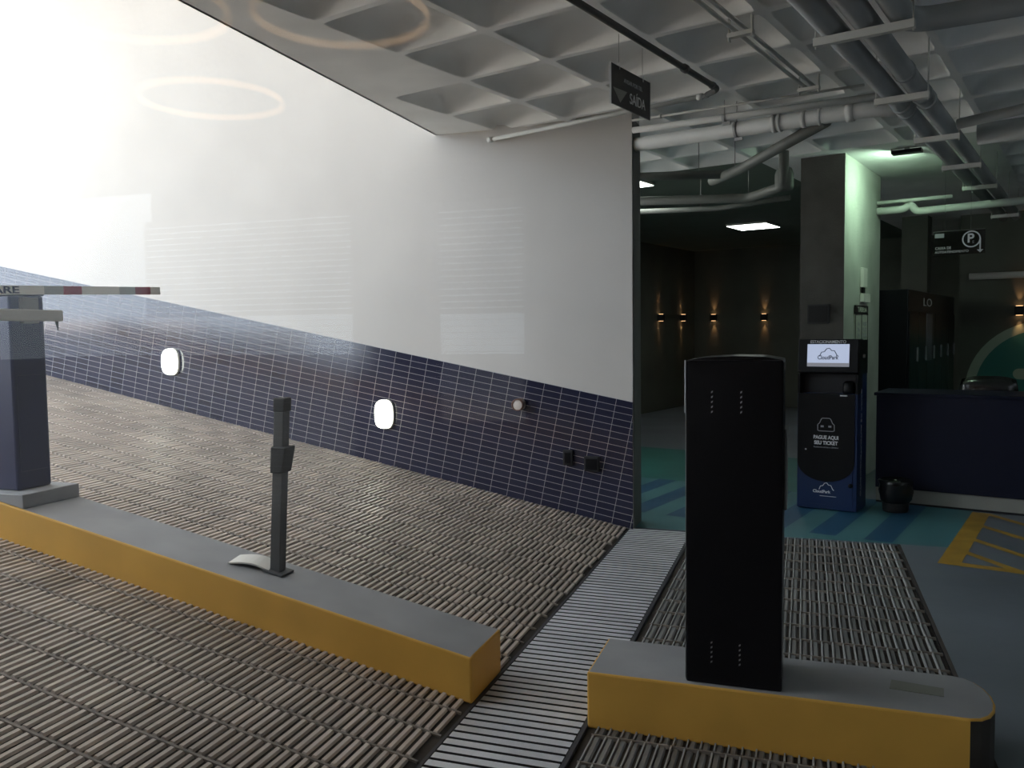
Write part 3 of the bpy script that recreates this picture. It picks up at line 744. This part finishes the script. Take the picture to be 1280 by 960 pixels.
# ================================================================ PIPES
def pipe(name, pts, r, m, label, cat='pipe', coup=(), group=None, n=16, extra=None):
    p0 = Vector(pts[0]); bb = MB(); bb.tube([Vector(p)-p0 for p in pts], r, n)
    for c, d, rr, L in coup:
        c = Vector(c)-p0; d = Vector(d).normalized(); bb.tube([c-d*L/2, c+d*L/2], rr, n)
    o = bb.build(name, [m], loc=p0); return tag(o, label, cat, group)
def rod(o, u, v, z):
    q = P(u, v, z)-o.location; bb = MB(); bb.tube([q, q+Vector((0, 0, ZC-z-.002))], .004, 8); bb.build('hanger_rod', ['greymetal'], o)
def bend(pts, rad=.08, k=5):
    pts = [Vector(p) for p in pts]; out = [pts[0]]
    for i in range(1, len(pts)-1):
        a = (pts[i-1]-pts[i]).normalized(); c = (pts[i+1]-pts[i]).normalized()
        p1, p2 = pts[i]+a*rad, pts[i]+c*rad
        for q in range(k+1):
            t_ = q/k; out.append(p1.lerp(pts[i], t_).lerp(pts[i].lerp(p2, t_), t_))
    out.append(pts[-1]); return out
HZ = 2.95
HV = [2.88, 4.19, 5.50, 6.81, 8.12, 9.43, 10.74, 12.05]
pipe('drain_pipe', [P(-1.085, 1.8, HZ+.077), P(-1.085, 12.85, HZ+.077)], .056, 'pipegrey', 'left one of the two big parallel pipes running on hangers to the far wall',
     coup=[(P(-1.085, 5.95, HZ+.077), D1, .064, .05), (P(-1.085, 6.12, HZ+.077), D1, .064, .03)])
pipe('drain_pipe', [P(-.935, 1.8, HZ+.077), P(-.935, 12.85, HZ+.077)], .056, 'pipegrey', 'right one of the two big parallel pipes running on hangers to the far wall',
     coup=[(P(-.935, 5.75, HZ+.077), D1, .064, .05), (P(-.935, 5.92, HZ+.077), D1, .064, .03), (P(-.935, 5.2, HZ+.077), D1, .062, .04)])
pipe('drain_pipe', bend([P(-.785, 1.8, HZ+.077), P(-.785, 4.42, HZ+.085), P(.9, 4.75, HZ+.13), P(3.0, 4.9, HZ+.14)], .14), .056, 'pipegrey', 'big grey pipe turning off to the right at the top edge')
ords = ['nearest', 'second', 'third', 'fourth', 'fifth', 'sixth', 'seventh', 'farthest']
def hanger(v, label, u0, u1):
    t = thing('pipe_hanger', label, 'hanger', P(u0, v, HZ), RZ, 'pipe hangers under the parallel pipes'); w = u1-u0
    bb = MB(); bb.box((0, -.019, -.019), (w, .019, .019)); bb.build('bar', ['hanger'], t, bevel=.003)
    for xx in (.008, w-.008):
        bb = MB(); bb.tube([(xx, 0, -.03), (xx, 0, ZC-HZ-.003)], .004, 8); bb.build('rod', ['hanger'], t)
for k, v in enumerate(HV):
    if k == 0: continue
    hanger(v, 'pale pipe hanger bar, %s from the viewer along the parallel pipes' % ['', 'first', 'second', 'third', 'fourth', 'fifth', 'sixth', 'seventh'][k], -1.15, -.71 if k == 1 else -.85)
# dark thin pipe with elbow and its light run along the wall
pipe('conduit_pipe', bend([P(-2.13, 2.2, 3.2), P(-2.13, 5.5, 3.2), P(-2.24, 5.58, 3.2)], .05), .019, 'pipedark', 'thin dark pipe running under the ceiling to an elbow right of the exit sign',
     coup=[(P(-2.13, 4.95, 3.2), D1, .026, .04), (P(-2.13, 5.40, 3.2), D1, .024, .03)])
pipe('conduit_pipe', [P(-2.24, 5.60, 3.2), P(-4.20, 5.72, 3.19)], .016, 'pipe', 'thin light pipe running along the top of the white wall',
     coup=[(P(-2.30, 5.60, 3.2), D2, .022, .04), (P(-4.17, 5.717, 3.19), D2, .021, .05)])
# twin rails
for du, w in ((-1.66, 'left'), (-1.605, 'right')):
    pipe('conduit_pipe', [P(du, 2.2, 3.21), P(du, 5.96, 3.21)], .012, 'pipe', 'thin conduit, %s of the pair clamped under the ceiling' % w, n=8)
for v, w in ((4.533, 'near'), (5.83, 'far')):
    t = thing('conduit_clamp', '%s pale clamp holding the pair of thin conduits' % w, 'clamp', P(-1.70, v, 3.188), RZ)
    bb = MB(); bb.box((0, -.02, -.012), (.14, .02, .012)); bb.build('bar', ['hanger'], t, bevel=.002)
    for xx in (.004, .130):
        bb = MB(); bb.box((xx, -.015, -.03), (xx+.006, .015, ZC-3.188-.002)); bb.build('ear', ['hanger'], t)
# cross pipes
pipe('cross_pipe', [P(-3.02, 6.0, 3.225), P(-1.32, 6.0, 3.20)], .009, 'pipe', 'thinnest cross pipe above the two thicker cross pipes', n=8, coup=[(P(-2.78, 6.0, 3.222), D2, .016, .02)])
pipe('cross_pipe', [P(-3.04, 6.06, 3.165), P(-1.16, 6.06, 3.125)], .024, 'pipe', 'medium light cross pipe over the thick jointed cross pipe')
dd = (P(1, 0)-P(0, 0))
CP = lambda u: P(u, 6.15, 3.072)
pipe('cross_pipe', bend([P(-3.06, 6.15, 3.072), CP(-1.28), P(-1.15, 6.22, 3.06)], .08), .054, 'pipe', 'thick light cross pipe with collars joining the parallel pipes',
     coup=[(CP(-1.96), dd, .064, .03), (CP(-1.92), dd, .064, .02), (CP(-1.75), dd, .06, .03), (CP(-1.64), dd, .06, .02), (CP(-1.44), dd, .064, .05)])
for (u, v, zz, lab) in ((-2.30, 6.06, 3.146, 'thin pipe clip and rod on the medium cross pipe'), (-2.24, 6.15, 3.072, 'pipe clip and rod on the thick cross pipe')):
    t = thing('pipe_clip', lab, 'clip', P(u, v, zz), RZ); r = .025 if zz > 3.1 else .055
    bb = MB(); bb.tube([(0, 0, r), (0, 0, ZC-zz-.003)], .004, 8); bb.build('rod', ['greymetal'], t)
    bb = MB(); bb.lathe([(r-.002, -.012), (r+.004, -.012), (r+.004, .012), (r-.002, .012), (r-.002, -.012)], (0, 0, 0), 20, 0, 'x'); bb.build('strap', ['greymetal'], t)
    bb = MB(); bb.box((-.01, -.02, -r-.03), (.05, .0, -r-.008)); bb.build('bolt_tab', ['silver'], t)
# darker tangle behind
rod(pipe('waste_pipe', bend([P(-1.60, 6.16, 3.04), P(-2.5, 7.0, 2.95), P(-3.0, 7.6, 2.98)], .1), .042, 'pipehall', 'grey diagonal pipe branching from the thick cross pipe toward the hall'), -2.6, 7.1, 2.98)
rod(pipe('waste_pipe', bend([P(-2.46, 8.0, 3.25), P(-2.46, 8.0, 2.93), P(-2.9, 8.3, 2.90), P(-4.4, 8.0, 2.97)], .07), .045, 'pipehall', 'grey pipe dropping by the pier and running left into the hall'), -2.9, 8.3, 2.93)
rod(pipe('waste_pipe', [P(-4.3, 6.95, 3.05), P(-2.75, 7.35, 2.98)], .04, 'pipehall', 'dull grey pipe crossing behind the thick cross pipe above the hall'), -3, 7.28, 3.02)
rod(pipe('waste_pipe', bend([P(-4.8, 8.75, 2.97), P(-3.4, 8.8, 2.90), P(-2.62, 8.72, 2.93)], .1), .028, 'pipehall', 'thin dull pipe sagging lowest under the hall ceiling'), -3.6, 8.79, 2.93)
bb = MB(); bb.lathe([(0, -.1), (.075, -.1), (.085, -.07), (.085, .05), (.065, .1), (0, .1)], (0, 0, 0), 20)
tag(bb.build('pipe_trap', ['pipehall'], loc=P(-2.47, 8.05, 3.0), rz=RZ), 'stubby grey pipe trap left of the pier top', 'pipe fitting')
# right and far pipes
pipe('drain_pipe', [P(-.86, 6.75, 3.02), P(1.4, 6.35, 3.18)], .036, 'pipegrey', 'slanting grey pipe branching right from behind the parallel pipes')
pipe('drain_pipe', [P(-.80, 7.35, 3.05), P(2.5, 7.35, 3.1)], .08, 'pipegrey', 'widest dull pipe crossing to the right behind the slanting pipe')
pipe('far_pipe', bend([P(-2.05, 10, 2.875), P(-1.79, 10, 2.875), P(-1.71, 10, 2.915), P(-1.65, 10, 2.84), P(-.2, 10, 2.866), P(2.5, 10, 2.88)], .03), .04, 'pipe', 'pale far pipe with a dip crossing behind the circled P sign')
pipe('far_pipe', [P(-2.05, 10, 2.966), P(-1.31, 10, 2.966)], .02, 'pipe', 'short thin far pipe above the dipping far pipe')
pipe('far_pipe', [P(-1.64, 14.4, 2.345), P(3.0, 14.4, 2.345)], .05, 'pipe', 'pale pipe along the far wall above the mural sconce')

# ================================================================ LOBBY BEHIND THE GLASS
GY = .6; LZ = 2.92
b = MB(); b.box((-1.9, GY-.005, .25), (1.9, GY+.005, 2.85))
g = b.build('window_1', ['glass'])
struct(g)
b = MB()
b.box((-7.0, GY-.08, -.3), (4.5, GY+.08, .25)); b.box((-7.0, GY-.08, 2.85), (4.5, GY+.08, 3.75)); b.box((-7.0, GY-.08, .25), (-1.9, GY+.08, 2.85)); b.box((1.9, GY-.08, .25), (4.5, GY+.08, 2.85))
struct(b.build('wall_front', ['lobbywall']))
YB = -5.0
b = MB()
def bw(x0, x1, z0, z1): b.box((x0, YB-.15, z0), (x1, YB, z1))
bw(-5.58, 4.5, 2.62, LZ+.2)
bw(-3.55, -2.82, 0, 2.62); bw(-2.05, 4.5, 0, 2.62); bw(-2.82, -2.05, 0, .9)
struct(b.build('wall_back', ['lobbywall']))
b = MB(); b.box((4.35, YB, 0), (4.5, GY, LZ)); struct(b.build('wall_lobby_side', ['lobbywall']))
b = MB(); b.box((-9.5, YB-.15, LZ), (4.5, GY-.08, LZ+.2)); struct(b.build('ceiling_lobby', ['lobbyceil']))
b = MB(); b.box((-9.5, YB-.15, -.25), (4.5, GY-.08, 0)); struct(b.build('floor_lobby', ['lobbyfloor']))
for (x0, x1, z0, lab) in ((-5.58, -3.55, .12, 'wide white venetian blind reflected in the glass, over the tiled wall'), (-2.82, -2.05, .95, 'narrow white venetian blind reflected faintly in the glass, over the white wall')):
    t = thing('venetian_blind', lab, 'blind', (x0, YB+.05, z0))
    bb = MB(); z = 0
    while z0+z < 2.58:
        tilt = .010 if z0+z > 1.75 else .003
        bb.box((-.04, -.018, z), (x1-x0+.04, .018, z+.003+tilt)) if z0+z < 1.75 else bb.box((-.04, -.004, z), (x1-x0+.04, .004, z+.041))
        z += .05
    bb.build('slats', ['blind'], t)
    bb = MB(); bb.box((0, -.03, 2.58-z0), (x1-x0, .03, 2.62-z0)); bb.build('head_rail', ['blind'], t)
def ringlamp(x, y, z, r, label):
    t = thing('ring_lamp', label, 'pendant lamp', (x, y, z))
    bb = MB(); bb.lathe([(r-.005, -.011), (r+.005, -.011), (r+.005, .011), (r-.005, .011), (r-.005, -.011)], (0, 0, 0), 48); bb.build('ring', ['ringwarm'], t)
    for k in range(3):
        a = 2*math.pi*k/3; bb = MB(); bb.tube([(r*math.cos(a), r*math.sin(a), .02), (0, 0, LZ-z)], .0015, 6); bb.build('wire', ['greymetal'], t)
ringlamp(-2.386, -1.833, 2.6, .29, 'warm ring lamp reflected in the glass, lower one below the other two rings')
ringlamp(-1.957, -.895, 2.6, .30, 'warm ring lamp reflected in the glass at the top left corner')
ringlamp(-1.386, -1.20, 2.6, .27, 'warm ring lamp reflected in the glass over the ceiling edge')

# outside ground beyond the ramp and lobby
b = MB(); b.box((-60, -2.5, -.6), (-10.2, 60, 1.70)); struct(b.build('floor_outside', ['roof']))
b = MB(); b.box((-60, -60, -.6), (4.5, YB-.15, -.05)); struct(b.build('floor_yard', ['asphalt']))

# ================================================================ LIGHT, CAMERA
sd = bpy.data.lights.new('sun', 'SUN'); sd.energy = 42; sd.color = (1, .95, .86); sd.angle = .02
so = bpy.data.objects.new('sun', sd); COL.objects.link(so); so.location = (-12, 0, 14); so.rotation_euler = Vector((-.22, -.12, -1)).to_track_quat('-Z', 'Y').to_euler()
w = bpy.data.worlds.new('World'); SC.world = w; w.use_nodes = True
bg = w.node_tree.nodes['Background']; bg.inputs['Color'].default_value = (.79, .90, 1., 1); bg.inputs['Strength'].default_value = 4.9

f, pitch, roll, yaw = 1054.6, .0612, -.0128, .3346
cy, sy = math.cos(yaw), math.sin(yaw)
Fw = Vector((-sy*math.cos(pitch), cy*math.cos(pitch), -math.sin(pitch))); R0 = Vector((cy, sy, 0)); U0_ = R0.cross(Fw)
Rr = R0*math.cos(roll)+U0_*math.sin(roll); Uu = -R0*math.sin(roll)+U0_*math.cos(roll)
cam = bpy.data.cameras.new('Camera'); co = bpy.data.objects.new('Camera', cam); COL.objects.link(co)
co.matrix_world = Matrix(((Rr.x, Uu.x, -Fw.x, 0), (Rr.y, Uu.y, -Fw.y, 0), (Rr.z, Uu.z, -Fw.z, 1.6), (0, 0, 0, 1)))
cam.sensor_width = 36; cam.lens = f/1280*36; cam.clip_start = .05
SC.camera = co
SC.view_settings.view_transform = 'Standard'; SC.view_settings.look = 'None'; SC.view_settings.gamma = 1; SC.view_settings.use_curve_mapping = False
SC.view_settings.exposure = 0.12
SC.cycles.use_denoising = True
SC.cycles.max_bounces = 10; SC.cycles.diffuse_bounces = 6; SC.cycles.transparent_max_bounces = 12
SC.cycles.sample_clamp_indirect = 8
